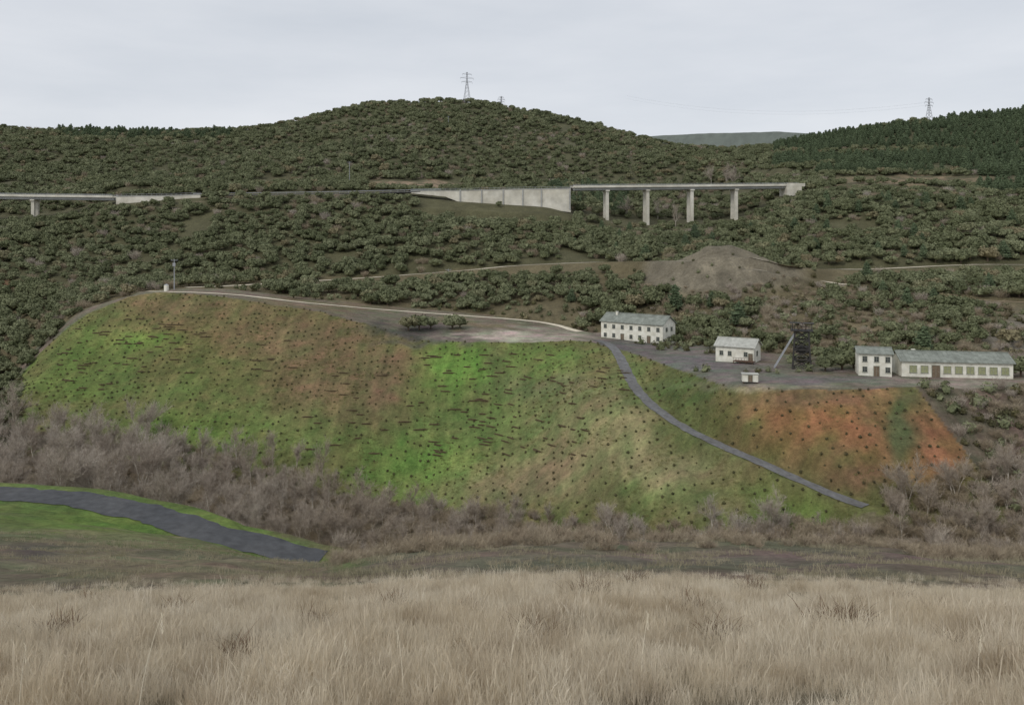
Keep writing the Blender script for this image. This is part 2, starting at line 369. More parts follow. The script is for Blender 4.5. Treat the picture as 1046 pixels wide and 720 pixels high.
def pine_crown(i,h=7,w=2.0):
    mb=MB();pts=[];nr=[]
    L=9
    for k in range(L):
        z=.8+(h-1.2)*k/L;r=w*(1-(k/L)**1.6)**.75*random.uniform(.8,1.15)+.15
        ox,oy=random.uniform(-.2,.2),random.uniform(-.2,.2)
        n_=7;vs=[(ox,oy,z+h/L*1.3)]
        for j in range(n_*2):
            a=math.pi*j/n_+k;rr=r*(1 if j%2 else .6)*random.uniform(.8,1.15);vs.append((ox+rr*math.cos(a),oy+rr*math.sin(a),z-.2*rr*random.random()))
        mb.add(vs,[(0,1+j,1+(j+1)%(2*n_)) for j in range(2*n_)])
        m_=int(34*(1-k/L)+12)
        for _ in range(m_):
            a=random.uniform(0,6.28);q_=r*random.uniform(.5,1.1);pts.append((ox+q_*math.cos(a),oy+q_*math.sin(a),z+random.uniform(-.2,.7)*h/L+ (r-q_)*.3));nr.append((math.cos(a)*.5,math.sin(a)*.5,.7))
    leafquads(mb,pts,nr,.33)
    return mb.mesh('crown',[mPine])
def pine_trunk(h=7):
    mb=MB();mb.tube((0,0,-.6),(0,0,h*.93),.2,.03,6);return mb.mesh('trunk',[mBark])
def bare_tree(i,h=9,spread=.5):
    tr=MB();tw=MB()
    def grow(p,d,L,r,lev):
        segs=3 if lev<3 else 2;q0=Vector(p);dd=Vector(d)
        for s in range(segs):
            dd=(dd+Vector(rng.normal(size=3))*.13+Vector((0,0,.06))).normalized()
            q1=q0+dd*L/segs;r1=r*(1-.25)
            (tr if lev<2 else tw).tube(q0,q1,r,r1,5 if lev<2 else 3)
            if lev<4:
                nk={0:2,1:3,2:2,3:2}[lev]
                for _ in range(nk):
                    if lev==0 and s==0: continue
                    a=Vector(rng.normal(size=3));a=(a-a.dot(dd)*dd).normalized()
                    nd=(dd*(1-spread*.6)+a*spread*random.uniform(.6,1.2)+Vector((0,0,.15))).normalized()
                    grow(q0.lerp(q1,random.random()),nd,L*random.uniform(.45,.7),max(.018,r*.45),lev+1)
            q0=q1;r=r1
    stems=1+(i%3)
    for s in range(stems):
        grow((random.uniform(-.4,.4)*(stems>1),random.uniform(-.4,.4)*(stems>1),-.4),Vector((random.uniform(-.25,.25),random.uniform(-.25,.25),1)),h*random.uniform(.6,.8),.15,0)
    return tr.mesh('trunk',[mBare2]),tw.mesh('crown',[mBare])
def brush(i,mat,n=90,h=1.8,w=1.4,th=.022):
    mb=MB()
    for _ in range(n):
        a=random.uniform(0,6.28);r=w*.4*random.random();p=Vector((r*math.cos(a),r*math.sin(a),-.1))
        e=p+Vector((math.cos(a)*w*random.random(),math.sin(a)*w*random.random(),h*random.uniform(.5,1)))
        m_=p.lerp(e,.55)+Vector(rng.normal(size=3))*.15
        mb.tube(p,m_,th,th*.8,3);mb.tube(m_,e,th*.8,th*.5,3)
        for _k in range(3):
            q_=p.lerp(e,random.uniform(.4,1));mb.tube(q_,q_+Vector(rng.normal(size=3))*.3+Vector((0,0,.2)),th*.7,th*.4,3)
    return mb.mesh('brush',[mat])
def shrub(i,mat,r=.5,n=70,size=.12):
    mb=MB();v,f=ico(r*.7,1);v=v*(1+.2*rng.normal(size=(len(v),1)));mb.add(v+np.array([0,0,r*.5]),f)
    d=rng.normal(size=(n,3));d/=np.linalg.norm(d,axis=1)[:,None]
    leafquads(mb,list(d*r*rng.uniform(.7,1.15,size=(n,1))+np.array([0,0,r*.6])),list(d),size)
    return mb.mesh('shrub',[mat])
def tuft(i,mat,n=34,h=.42,w=.0035,rad=.16,lean=.5,head=0):
    mb=MB()
    for _ in range(n):
        a=random.uniform(0,6.28);r=rad*math.sqrt(random.random());p=Vector((r*math.cos(a),r*math.sin(a),-.06))
        hh=h*random.uniform(.4,1.15)+.03;ln=lean*random.uniform(.1,1)*hh;b2=random.uniform(0,6.28)
        dv=Vector((math.cos(b2),math.sin(b2),0));c_=random.uniform(0,6.28);sd=Vector((math.cos(c_),math.sin(c_),0))
        w_=w*random.uniform(.6,1.5)
        p1=p+Vector((0,0,hh*.5))+dv*ln*.25;p2=p+Vector((0,0,hh*.85))+dv*ln*.65;p3=p+Vector((0,0,hh))+dv*ln
        hd=1.9 if random.random()<head else .7
        mb.add([p-sd*w_,p+sd*w_,p1-sd*w_*.9,p1+sd*w_*.9,p2-sd*w_*hd,p2+sd*w_*hd,p3],[(0,1,3,2),(2,3,5,4),(4,5,6)])
    return mb.mesh('grass_tuft',[mat])
def grassmat(name,c1,c2,c3,ns,tr=.35,c4=None):
    m,nt,b=newmat(name)
    oi=nt.nodes.new('ShaderNodeObjectInfo')
    a=mixc(nt,'MIX',oi.outputs['Random'],c1,c2)
    a=mixc(nt,'MIX',noise(nt,ns,4,lo=0,hi=.8),a,c3)
    if c4: a=mixc(nt,'MIX',noise(nt,1.1,4,lo=-.6,hi=.9),a,c4)
    nt.links.new(a,b.inputs['Base Color'])
    t=nt.nodes.new('ShaderNodeBsdfTranslucent');nt.links.new(a,t.inputs['Color'])
    ms=nt.nodes.new('ShaderNodeMixShader');ms.inputs[0].default_value=tr
    nt.links.new(b.outputs[0],ms.inputs[1]);nt.links.new(t.outputs[0],ms.inputs[2])
    nt.links.new(ms.outputs[0],nt.nodes['Material Output'].inputs['Surface']);return m
mGrass=grassmat('dry_grass',lin(196,187,168,1.25),lin(220,212,196,1.25),lin(186,172,147,1.25),.35,.38,lin(148,131,107,1.2))
mGrass2=grassmat('short_grass',lin(150,142,120,1.2),lin(170,160,138,1.2),lin(128,124,98,1.1),.15,.3)
mGrass3=grassmat('green_grass',lin(110,126,72),lin(142,142,98),lin(130,120,82),.12,.3)
mWeed=grassmat('dead_weed',lin(112,92,74),lin(130,111,91),lin(104,89,73),.5,.2)
def gn_scatter(name,pts,s,r,k,meshes,label,cat):
    me=bpy.data.meshes.new(name);me.vertices.add(len(pts));me.vertices.foreach_set('co',np.asarray(pts,np.float32).ravel())
    for nm,ar in (('s',s),('r',r)):
        at=me.attributes.new(nm,'FLOAT','POINT');at.data.foreach_set('value',np.asarray(ar,np.float32))
    at=me.attributes.new('k','INT','POINT');at.data.foreach_set('value',np.asarray(k,np.int32))
    o=bpy.data.objects.new(name,me);COL.objects.link(o);o['kind']='stuff';o['label']=label;o['category']=cat
    ng=bpy.data.node_groups.new(name,'GeometryNodeTree')
    ng.interface.new_socket('Geometry',in_out='INPUT',socket_type='NodeSocketGeometry');ng.interface.new_socket('Geometry',in_out='OUTPUT',socket_type='NodeSocketGeometry')
    N=ng.nodes;Lk=ng.links;gi=N.new('NodeGroupInput');go=N.new('NodeGroupOutput')
    iop=N.new('GeometryNodeInstanceOnPoints');jn=N.new('GeometryNodeJoinGeometry')
    for i,m in enumerate(meshes):
        so=bpy.data.objects.new(name+'_source',m)
        oi=N.new('GeometryNodeObjectInfo');oi.inputs['Object'].default_value=so;oi.inputs['As Instance'].default_value=True
        Lk.new(oi.outputs['Geometry'],jn.inputs[0])
    def na(n_,t):
        x=N.new('GeometryNodeInputNamedAttribute');x.data_type=t;x.inputs['Name'].default_value=n_;return x.outputs['Attribute']
    cx=N.new('ShaderNodeCombineXYZ');Lk.new(na('r','FLOAT'),cx.inputs['Z']);e=N.new('FunctionNodeEulerToRotation');Lk.new(cx.outputs[0],e.inputs[0])
    Lk.new(gi.outputs[0],iop.inputs['Points']);Lk.new(jn.outputs[0],iop.inputs['Instance']);iop.inputs['Pick Instance'].default_value=True
    Lk.new(na('k','INT'),iop.inputs['Instance Index']);Lk.new(e.outputs[0],iop.inputs['Rotation']);Lk.new(na('s','FLOAT'),iop.inputs['Scale'])
    Lk.new(iop.outputs[0],go.inputs[0])
    md=o.modifiers.new('scatter','NODES');md.node_group=ng
    return o
def proj(x,y): return CX+F*x/y, HZ-F*H(x,y)/y
def segof(x,y):
    z,s,p=raw(x,y);return s
def jgrid(x0,x1,y0,y1,c):
    gx,gy=np.meshgrid(np.arange(x0,x1,c),np.arange(y0,y1,c));gx=gx.ravel();gy=gy.ravel()
    return gx+rng.uniform(-.48,.48,gx.size)*c,gy+rng.uniform(-.48,.48,gx.size)*c
def tracks_ok(x,y,r,front=8.0):
    ok=np.ones(x.shape,bool)
    for nm,P,w,kd in ROADS:
        m=(x>P[:,0].min()-15)&(x<P[:,0].max()+15)&(y>P[:,1].min()-28)&(y<P[:,1].max()+15)
        if not m.any():continue
        for dy in (0,front*.5,front,front*1.5):
            d,_=polydist(x[m],y[m]+dy,P)
            ok[m]&=d>(w/2+r*(.9 if dy==0 else .5))
    return ok
def place(kind,pts,sc,parts,n_ind,stuffname,stuffmeshes,label,cat,group,vis=None):
    px=CX+F*pts[:,0]/pts[:,1]
    infr=(px>-15)&(px<1061)
    if vis is not None: infr&=vis
    key=np.where(infr,pts[:,1]/sc,1e6);o_=np.argsort(key)
    ind=o_[:n_ind];ind=ind[key[ind]<1e6];rest=np.setdiff1d(np.arange(len(pts)),ind)
    for i in ind:
        v=parts[int(rng.integers(len(parts)))];rz=random.uniform(0,6.28)
        if len(v)==1:
            obj(kind,v[0][1],None,pts[i],rz,label,cat,group,float(sc[i]))
        else:
            e=obj(kind,None,None,pts[i],rz,label,cat,group,float(sc[i]))
            e.empty_display_size=.5
            for pn,pm in v: obj(pn,pm,e)
    if len(rest) and stuffname:
        gn_scatter(stuffname,pts[rest],sc[rest],rng.uniform(0,6.28,len(rest)),rng.integers(0,len(stuffmeshes),len(rest)),stuffmeshes,label,cat)
oakc=[oak_crown(i) for i in range(7)];oakt=oak_trunk()
pinec=[pine_crown(i,7,random.uniform(1.9,2.7)) for i in range(4)];pinet=pine_trunk()
def forest():
    x1,y1=jgrid(-420,430,205,560,4.4);x2,y2=jgrid(-780,800,560,890,5.8)
    x=np.concatenate([x1,x2]);y=np.concatenate([y1,y2])
    px,py=proj(x,y);s=segof(x,y)
    m=(px>-110)&(px<1160)&(s>=9)&(s<=14)
    K=LN['K'];ky=np.interp(px,[a[0] for a in K],[a[2] for a in K]);m&=(y<ky+25)
    m&=~((s==9)&(px>60))
    dn=fbm(x/22,y/22,101,3)
    sp=(s==10)&(px>600)&(py>318);m&=~(sp&(dn<-.05))
    m&=~((s==10)&(px>140)&(px<600)&(py>300)&(dn<-.15))
    m&=~((s==10)&(px>830)&(px<1046)&(py>343)&(dn<.22))
    d=np.sqrt(((x-mx)/1.25)**2+(y-my)**2);m&=d>24;m&=~((d<46)&(np.abs(x-mx)<24)&(y<my)&(dn<.3))
    m&=~((s>=11)&(fbm(x/26,y/30,111,3)<-.46))
    m&=~((px>375)&(px<475)&(py>184)&(py<194));m&=~((px>850)&(py>180)&(py<189)&(dn<.3))
    m&=~((np.abs(y-445)<9)&(px<210));m&=~((y>436)&(y<455)&(px>=210)&(px<590));m&=~((y>438)&(y<488)&(px>=590)&(px<850)&(np.abs(y-(445+(px-590)*.13))<9))
    m&=~((y>418)&(y<446)&(px>425)&(px<585)&(rng.random(x.size)<.9))
    m&=~((y>425)&(y<446)&(px>115)&(px<210)&(rng.random(x.size)<.8))
    m&=~((y>415)&(px>600)&(px<790)&(y<465)&(rng.random(x.size)<.5))
    x=x[m];y=y[m];px=px[m];py=py[m]
    ok=tracks_ok(x,y,2.6);x=x[ok];y=y[ok];px=px[ok];py=py[ok]
    sc=rng.uniform(.5,1.35,x.size)*np.where(y>560,1.1,1.0)*(0.95+.3*fbm(x/40,y/40,5,2))
    cn=((px>790)&(py<178)&(y>480)&(fbm(x/60,y/60,77,2)>-.35))|((px>60)&(px<235)&(y>740)&(rng.random(x.size)<.5))|((px>560)&(px<640)&(y>470)&(y<560)&(rng.random(x.size)<.4))|((y<430)&(px>560)&(rng.random(x.size)<.03))
    cn|=((px>1000)&(py<200)&(y>440))
    br=(~cn)&(rng.random(x.size)<.07+.12*(fbm(x/35,y/35,171,2)>.25))
    return x,y,sc,cn,br
x,y,sc,cn,br=forest()
P_=np.stack([x,y,H(x,y)],1);ev=~cn&~br
place('evergreen_oak',P_[ev],sc[ev],[[('trunk',oakt),('crown',c)] for c in oakc],300,'oak_forest',oakc,'grey-green holm oak with rounded crown on hillside','tree','evergreen oaks on the hillside')
pk=P_[cn];ps=rng.uniform(.7,1.2,len(pk))
place('pine_tree',pk,ps,[[('trunk',pinet),('crown',c)] for c in pinec],300,'pine_forest',pinec,'dark green conical pine on wooded hillside','tree','pines on the hills')
bru=[brush(i,mBrush) for i in range(3)]+[brush(5,mBare,100,2.2,1.5)]
nb_=int(br.sum());gn_scatter('hillside_brush',P_[br],rng.uniform(1.0,1.9,nb_),rng.uniform(0,6,nb_),rng.integers(0,4,nb_),bru,'leafless grey-brown brush among the oaks','undergrowth')
for (a,b_,k,s_) in [(417,338,'o',1.15),(428,337,'o',1.2),(440,336,'o',1.0),(462,336,'o',1.2),(470,335,'o',.9),(690,318,'p',1.35),(300,305,'o',.9),(322,306,'o',.7),(860,378,'o',1.2),(850,372,'o',1.1),(872,376,'o',1.0),(843,379,'o',.9),(1043,385,'o',1.1),(700,345,'o',.9),(718,345,'o',.9),(622,318,'o',1.2),(640,312,'o',1.3),(700,335,'o',1.2),(735,340,'o',1.1),(790,352,'o',.9),(915,352,'o',.9),(950,348,'o',1),(1000,350,'o',1),(865,366,'o',1.1),(838,368,'o',.9),(785,360,'o',.9),(776,350,'o',1.0),(830,352,'o',1.0),(845,346,'o',1.1),(692,352,'o',.8),(712,352,'o',.7),(725,356,'o',.7),(975,352,'o',.9),(1030,352,'o',1.1)]:
    p=hit(a,b_,160,400)
    if k=='o':
        e=obj('evergreen_oak',None,None,p,random.uniform(0,6),'dark round oak standing beside the terrace yard','tree',None,s_)
        obj('trunk',oakt,e);obj('crown',oakc[int(rng.integers(7))],e)
    else:
        e=obj('pine_tree',None,None,p,0,'dark pointed conifer beside the spoil mound','tree',None,s_)
        obj('trunk',pinet,e);obj('crown',pinec[1],e)
for (a,dy) in [(549,0),(556,1),(566,0),(578,2),(582,0),(590,1),(604,0),(612,2),(380,0),(372,1)]:
    Y=842;X=(a-CX)/F*Y
    e=obj('evergreen_oak',None,None,(X,Y,h1(X,Y)-.2),random.uniform(0,6),'lone round oak silhouetted on the hill crest','tree','oaks on the hill crest',1.5+dy*.15)
    obj('trunk',oakt,e);obj('crown',oakc[int(rng.integers(7))],e)
# --- bare trees in valley
bt=[bare_tree(i,random.uniform(7.5,9.5)) for i in range(6)]
def valley(cell,y0,y1):
    x,y=jgrid(-190,160,y0,y1,cell);px,py=proj(x,y);s=segof(x,y)
    left=(px<310)&(((s==6))|((s==5)&(y>142))|((s==7)&(py>447+ (px-100)*.14)))&(px>-110)
    mid=(px>=290)&(px<900)&(((s==6)&(y>112))|((s==7)&(py>np.interp(px,[290,440,560,700,900],[503,516,528,539,530])))) 
    right=(px>880)&(px<1150)&(((s==6)&(y>100))|((s==7)&(py>np.interp(px,[880,930,1000],[526,498,478]))))
    return x,y,px,py,s,left,mid,right
x,y,px,py,s,l_,m_,r_=valley(5.2,100,235)
dn=fbm(x/14,y/14,181,2)
ok=(l_&(dn>-.45))|(m_&(rng.random(x.size)<.8))|(r_&(rng.random(x.size)<.85))
x=x[ok];y=y[ok];px=px[ok];ok=tracks_ok(x,y,2,3);x=x[ok];y=y[ok];px=px[ok]
sc=rng.uniform(.5,1.05,x.size)*np.where((px>430)&(px<800),.62,1)*np.where((px>=800)&(px<900),.42,1)*np.where(px>=900,.72,1)*np.where((px>190)&(px<=430),.85,1)
P_=np.stack([x,y,H(x,y)],1)
place('bare_tree',P_,sc,[[('trunk',a),('crown',b2)] for a,b2 in bt],300,'bare_woodland',[b2 for a,b2 in bt],'leafless grey tree with fine twigs in valley','tree','bare trees along the valley stream')
for a,b_ in [(256,508),(330,505),(60,470)]:
    p=hit(a,b_,140,220);e=obj('bare_tree',None,None,p,1.0,'tall slender leafless tree standing above the thicket','tree',None,(1.0,1.0,1.3))
    obj('trunk',bt[0][0],e);obj('crown',bt[0][1],e)
x,y,px,py,s,l_,m_,r_=valley(2.2,95,235)
dn=fbm(x/8,y/8,191,3)
ok=((l_&(dn>-.3))|m_|r_)|((s==5)&(px<350)&(y>138))|((px>340)&(s==5)&(px<900))
x=x[ok];y=y[ok];px=px[ok];ok=tracks_ok(x,y,1,2);x=x[ok];y=y[ok];px=px[ok]
gn_scatter('undergrowth',np.stack([x,y,H(x,y)],1),rng.uniform(.5,1.2,x.size)*np.where(px>430,1.2,1),rng.uniform(0,6,x.size),rng.integers(0,4,x.size),bru,'tangled leafless brown undergrowth in the valley','undergrowth')
for a,b_,s_ in [(640,222,.9),(672,224,1),(690,232,1.1),(742,190,1.3),(748,192,1.2),(727,188,1)]:
    p=hit(a,b_,400,800);e=obj('bare_tree',None,None,p,a,'tan leafless tree beneath the viaduct','tree',None,s_*1.2)
    obj('trunk',bt[a%6][0],e);obj('crown',bt[a%6][1],e)
shr=[shrub(i,mShrub) for i in range(3)];oksh=[shrub(i,mOak,.6,80,.13) for i in range(3)]
x,y=jgrid(-180,160,130,330,2.3);px,py=proj(x,y);s=segof(x,y);dn=fbm(x/9,y/9,201,3)
dm=np.sqrt(((x-mx)/1.25)**2+(y-my)**2)
k1=((s==8)|(s==7))&(px>940+(py-397)*.78)&(rng.random(x.size)<.6)
k2=(s==10)&(px>590)&(rng.random(x.size)<np.where(dm>24,.42,.05))&(y<np.where(dm<30,330,300))
k3=((s==8)|(s==7))&(px<25);k4=(s==10)&(px>150)&(px<600)&(rng.random(x.size)<.25)&(y<300)
k5=(s==9)&(px>640)&(px<1046)&(dn>.22)&(rng.random(x.size)<.4)&(py<382)
ok=k1|k2|k3|k4|k5;x=x[ok];y=y[ok];dm=dm[ok];ok=tracks_ok(x,y,1,1);x=x[ok];y=y[ok];dm=dm[ok]
gn_scatter('scrub',np.stack([x,y,H(x,y)],1),rng.uniform(.8,2.5,x.size)*np.where(dm<24,.6,1),rng.uniform(0,6,x.size),rng.integers(0,6,x.size),shr+oksh,'low dark scrub bushes beside the terrace','scrub')
x,y=jgrid(-180,160,130,300,2.6);px,py=proj(x,y);s=segof(x,y);dm=np.sqrt(((x-mx)/1.25)**2+(y-my)**2)
ok=(((s==8)|(s==7))&(px>940+(py-397)*.78)&(rng.random(x.size)<.7))|((s==10)&(px>590)&(dm>22)&(rng.random(x.size)<.35))
x=x[ok];y=y[ok];ok=tracks_ok(x,y,1,1);x=x[ok];y=y[ok]
gn_scatter('bramble',np.stack([x,y,H(x,y)],1),rng.uniform(.5,1.1,x.size),rng.uniform(0,6,x.size),rng.integers(0,4,x.size),bru,'brown leafless bramble thicket on slope','scrub')
# --- planted saplings in rows on slope
pts=[]
for rr in np.arange(134,268,2.2):
    xs=np.arange(-175,110,1.9);xs=xs+rng.uniform(-.4,.4,xs.size);ys=rr+1.2*np.sin(xs*.11)+rng.uniform(-.3,.3,xs.size)
    pts.append(np.stack([xs,ys],1))
pts=np.concatenate(pts);x=pts[:,0];y=pts[:,1];px,py=proj(x,y);s=segof(x,y)
ok=((s==7)|(s==8))&(px>25)&(px<937+(py-397)*.76)&(py<545)&(rng.random(x.size)<.65);x=x[ok];y=y[ok]
ok=tracks_ok(x,y,.6,0);x=x[ok];y=y[ok]
P_=np.stack([x,y,H(x,y)],1)
sap=[shrub(i,mShrub,.30,40,.10) for i in range(3)]
place('sapling',P_,rng.uniform(.45,1.2,len(P_)),[[('sapling',m)] for m in sap],300,'planted_saplings',sap,'small dark sapling planted on grassy slope','shrub','saplings planted in rows on slope')
# --- brushwood ledges
mLog=simple('brushwood',lin(100,88,68),.6,1.3,3)
mb=MB()
for i in range(22):
    x0=-1.8+random.uniform(0,1.6);x1=x0+random.uniform(1,2.2);yy=random.uniform(-.1,.1);zz_=random.uniform(-.1,.16)
    mb.tube((x0,yy,zz_),(min(x1,2.0),yy+random.uniform(-.1,.1),zz_+random.uniform(-.05,.05)),.045,.03,4)
mFas=mb.mesh('brushwood_bundle',[mLog])
for (ax,bx,ay,by,n_) in [(430,605,362,470,85),(60,200,335,400,45),(130,250,325,345,12),(300,420,380,470,22),(600,640,370,400,8),(255,300,345,380,8)]:
    for _ in range(n_):
        a=random.uniform(ax,bx);b_=random.uniform(ay,by);p=hit(a,b_,130,280);e=1.5
        sx=(h1(p[0]+e,p[1])-h1(p[0]-e,p[1]))/(2*e);sy=(h1(p[0],p[1]+e)-h1(p[0],p[1]-e))/(2*e)
        rz=math.atan2(-sx,sy) if abs(sy)>1e-4 else 0
        rz=max(-.9,min(.9,rz))
        o=obj('brushwood_bundle',mFas,None,p+np.array([0,0,.12]),rz,'low brown brushwood bundle laid along slope contour','erosion barrier','brushwood bundles laid along the slope',(random.uniform(.6,1.4),1.1,1.2))
# --- grass
t1=[tuft(i,mGrass,95,.40,.0028,.34,.6,.25) for i in range(6)];t1+= [tuft(9,mGrass,60,.56,.0024,.3,.35,.6)]
def gpts(y0,y1,c,k=.72):
    x,y=jgrid(-k*(y1+4),k*(y1+4),y0,y1,c);m=np.abs(x)<k*(y+4);return x[m],y[m]
X=[];Yv=[]
for y0,y1,c in ((2.5,9,.20),(9,16,.25),(16,25,.34),(25,33,.42)):
    a,b_=gpts(y0,y1,c);X.append(a);Yv.append(b_)
x=np.concatenate(X);y=np.concatenate(Yv)
dn=fbm(x/1.1,y/1.1,131,3);dn2=fbm(x/6,y/6,137,3)
m=(dn>-.36);x=x[m];y=y[m];dn=dn[m];dn2=dn2[m]
sc=np.clip(.66+.7*dn+.35*dn2+rng.uniform(-.15,.2,x.size),.22,1.25)*np.where(y>25,.7,1)
kk=np.where(rng.random(x.size)<.08,6,rng.integers(0,6,x.size))
gn_scatter('dry_grass',np.stack([x,y,H(x,y)],1),sc,rng.uniform(0,6.28,x.size),kk,t1,'dense straw-coloured dry grass covering the slope','grass')
t2=[tuft(i,mGrass2,30,.30,.012,.4,.9) for i in range(4)]
x,y=jgrid(-60,60,33,80,.7);px,py=proj(x,y);s=segof(x,y);m=(np.abs(x)<.72*y)&(s<=3)&(fbm(x/3,y/3,141,3)>.08)
x=x[m];y=y[m]
gn_scatter('bank_grass',np.stack([x,y,H(x,y)],1),rng.uniform(.35,1.0,x.size),rng.uniform(0,6,x.size),rng.integers(0,4,x.size),t2,'patchy short grass on the earth bank','grass')
bb=[brush(i,mBrush,60,.8,.7,.012) for i in range(2)]
x,y=jgrid(-48,48,50,72,1.2);px,py=proj(x,y);s=segof(x,y);m=(px>340)&(fbm(x/4,y/4,211,3)>.0)
x=x[m];y=y[m]
gn_scatter('bank_brush',np.stack([x,y,H(x,y)],1),rng.uniform(.4,1.1,x.size),rng.uniform(0,6,x.size),rng.integers(0,2,x.size),bb,'low dry brush scattered on the earth bank','undergrowth')
t3=[tuft(i,mGrass3,26,.45,.02,.5,.8) for i in range(4)]
x,y=jgrid(-175,110,130,270,1.2);px,py=proj(x,y);s=segof(x,y)
m=((s==7)|(s==8))&(px>20)&(px<937+(py-397)*.76)&(fbm(x/7,y/7,151,4)>.05)&~((px>745)&(py<480)&(rng.random(x.size)<.9))
x=x[m];y=y[m];ok=tracks_ok(x,y,.3,0);x=x[ok];y=y[ok]
gn_scatter('slope_grass',np.stack([x,y,H(x,y)],1),rng.uniform(.4,1.1,x.size),rng.uniform(0,6,x.size),rng.integers(0,4,x.size),t3,'green and tan grass clumps on the spoil slope','grass')
# dead weeds
wd=[tuft(i,mWeed,160,.42,.005,.32,1.3) for i in range(3)]
for (a,Yd,s_) in [(600,21,1.3),(612,21.5,1.0),(848,14,1.2),(872,14.5,1),(705,17,1.1),(180,19,1),(322,15,.9),(545,12,1),(470,15.5,.9),(960,16,1),(90,23,1.1),(770,24,1.2),(990,11,.9),(650,26,1.2),(240,11,.8),(920,20,1),(860,13.6,1.1),(400,18,1),(60,14,1),(735,12,.9)]:
    X_=(a-CX)/F*Yd;obj('dead_weed',wd[a%3],None,(X_,Yd,h1(X_,Yd)),a,'low brown dead weed clump in dry grass','plant','dead weed clumps in the dry grass',s_)
mStalk=simple('pale_stalk',lin(220,212,192,1.2),.9,1.1,3)
for (a,Yd,hh,ln) in [(140,6.5,1.05,.10),(412,7.5,.75,-.05),(520,8,.7,.08),(655,8,.8,.06),(18,7,.7,.03),(830,9,.7,-.06),(1000,8,.6,.05),(345,8.5,.6,.07)]:
    mb=MB();p=Vector((0,0,-.05))
    for k in range(6):
        q_=p+Vector((ln*hh/3*(k/3),.01,hh/6));mb.tube(p,q_,.0045-.0005*k,.004-.0005*k,4);p=q_
    for k in range(14):
        mb.tube(p-Vector((0,0,k*.012)),p-Vector((0,0,k*.012))+Vector((random.uniform(-.02,.02),random.uniform(-.02,.02),.03)),.003,.001,3)
    X_=(a-CX)/F*Yd;obj('grass_stalk',mb.mesh('grass_stalk',[mStalk]),None,(X_,Yd,h1(X_,Yd)),0,'tall pale dry stalk rising above the grass','plant','tall dry stalks in the grass')
# ------------------------------------------------------------ buildings
mWall=simple('white_plaster',lin(228,226,215,1.15),.82,1.06,.6,col2=lin(206,202,186,1.1),sc2=.8)
mRoof=simple('grey_roof_sheet',lin(138,142,134),.75,1.2,.9,col2=lin(116,120,112),sc2=.5)
mRoofL=simple('pale_roof_sheet',lin(172,172,164),.75,1.15,.9)
mGlass=simple('dark_window_glass',(.06,.065,.065),.8,1.2,2,.25)
mFrame=simple('window_frame',(.3,.31,.26),.8,1.2,3)
mShut=simple('olive_window_board',lin(146,148,114),.8,1.2,3)
mDoor=simple('weathered_door',lin(116,102,86),.7,1.2,3)
mRust=simple('rusty_steel',lin(92,72,60),.6,1.2,2,.7)
mSteel=simple('dark_steel',lin(62,60,58),.7,1.2,2,.6)
mGalv=simple('galvanised_steel',lin(150,152,155),.85,1.1,1,.5)
mConc=simple('pale_concrete',lin(206,202,190,1.2),.78,1.1,.25,col2=lin(182,176,160,1.15),sc2=.12)
mConc2=simple('deck_concrete',lin(164,164,160),.75,1.1,.3)
def gable_wall(L,D,h,rh,base=1.5):
    mb=MB()
    v=[(0,0,-base),(L,0,-base),(L,D,-base),(0,D,-base),(0,0,h),(L,0,h),(L,D,h),(0,D,h),(0,D/2,h+rh),(L,D/2,h+rh)]
    mb.add(v,[(0,1,5,4),(2,3,7,6),(1,2,6,9,5),(3,0,4,8,7)]);return mb.mesh('wall',[mWall])
def gable_roof(L,D,h,rh,mat,ov=.45,th=.16):
    mb=MB();s=rh/(D/2)
    for sg in (0,1):
        y0=-ov if sg==0 else D+ov;z0=h-ov*s
        a=[(-ov,y0,z0+.02),(L+ov,y0,z0+.02),(L+ov,D/2,h+rh+.02),(-ov,D/2,h+rh+.02)]
        t=[(p[0],p[1],p[2]+th) for p in a]
        mb.add(a+t,[(0,1,2,3),(4,7,6,5),(0,4,5,1),(1,5,6,2),(2,6,7,3),(3,7,4,0)])
        n_=int(L/1.0)
        for k in range(n_+1):
            xx=k*L/n_;mb.beam((xx,y0,z0+th+.03),(xx,D/2,h+rh+th+.03),.07)
    mb.beam((-ov,D/2,h+rh+th+.05),(L+ov,D/2,h+rh+th+.05),.28)
    return mb.mesh('roof',[mat])
def window_mesh(w,h,bars=2,pane=None):
    mb=MB();mb.box(-w/2,w/2,-.03,.02,0,h,1)
    t=.09
    mb.box(-w/2-t,-w/2,-.08,.02,0,h);mb.box(w/2,w/2+t,-.08,.02,0,h);mb.box(-w/2-t,w/2+t,-.08,.02,h,h+t);mb.box(-w/2-t-.06,w/2+t+.06,-.16,.02,-t,0)
    for k in range(1,bars): x_=-w/2+w*k/bars;mb.box(x_-.03,x_+.03,-.06,-.031,0,h)
    mb.box(-w/2,w/2,-.055,-.032,h*.6,h*.6+.05)
    return mb.mesh('window',[mFrame,pane or mGlass])
def door_mesh(w,h):
    mb=MB();mb.box(-w/2,w/2,-.04,.02,0,h,1);mb.box(-w/2-.1,-w/2,-.08,.02,0,h);mb.box(w/2,w/2+.1,-.08,.02,0,h);mb.box(-w/2-.1,w/2+.1,-.08,.02,h,h+.12)
    mb.box(-.02,.02,-.05,-.041,0,h);mb.box(w*.3,w*.36,-.1,-.041,h*.45,h*.5)
    return mb.mesh('door',[mFrame,mDoor])
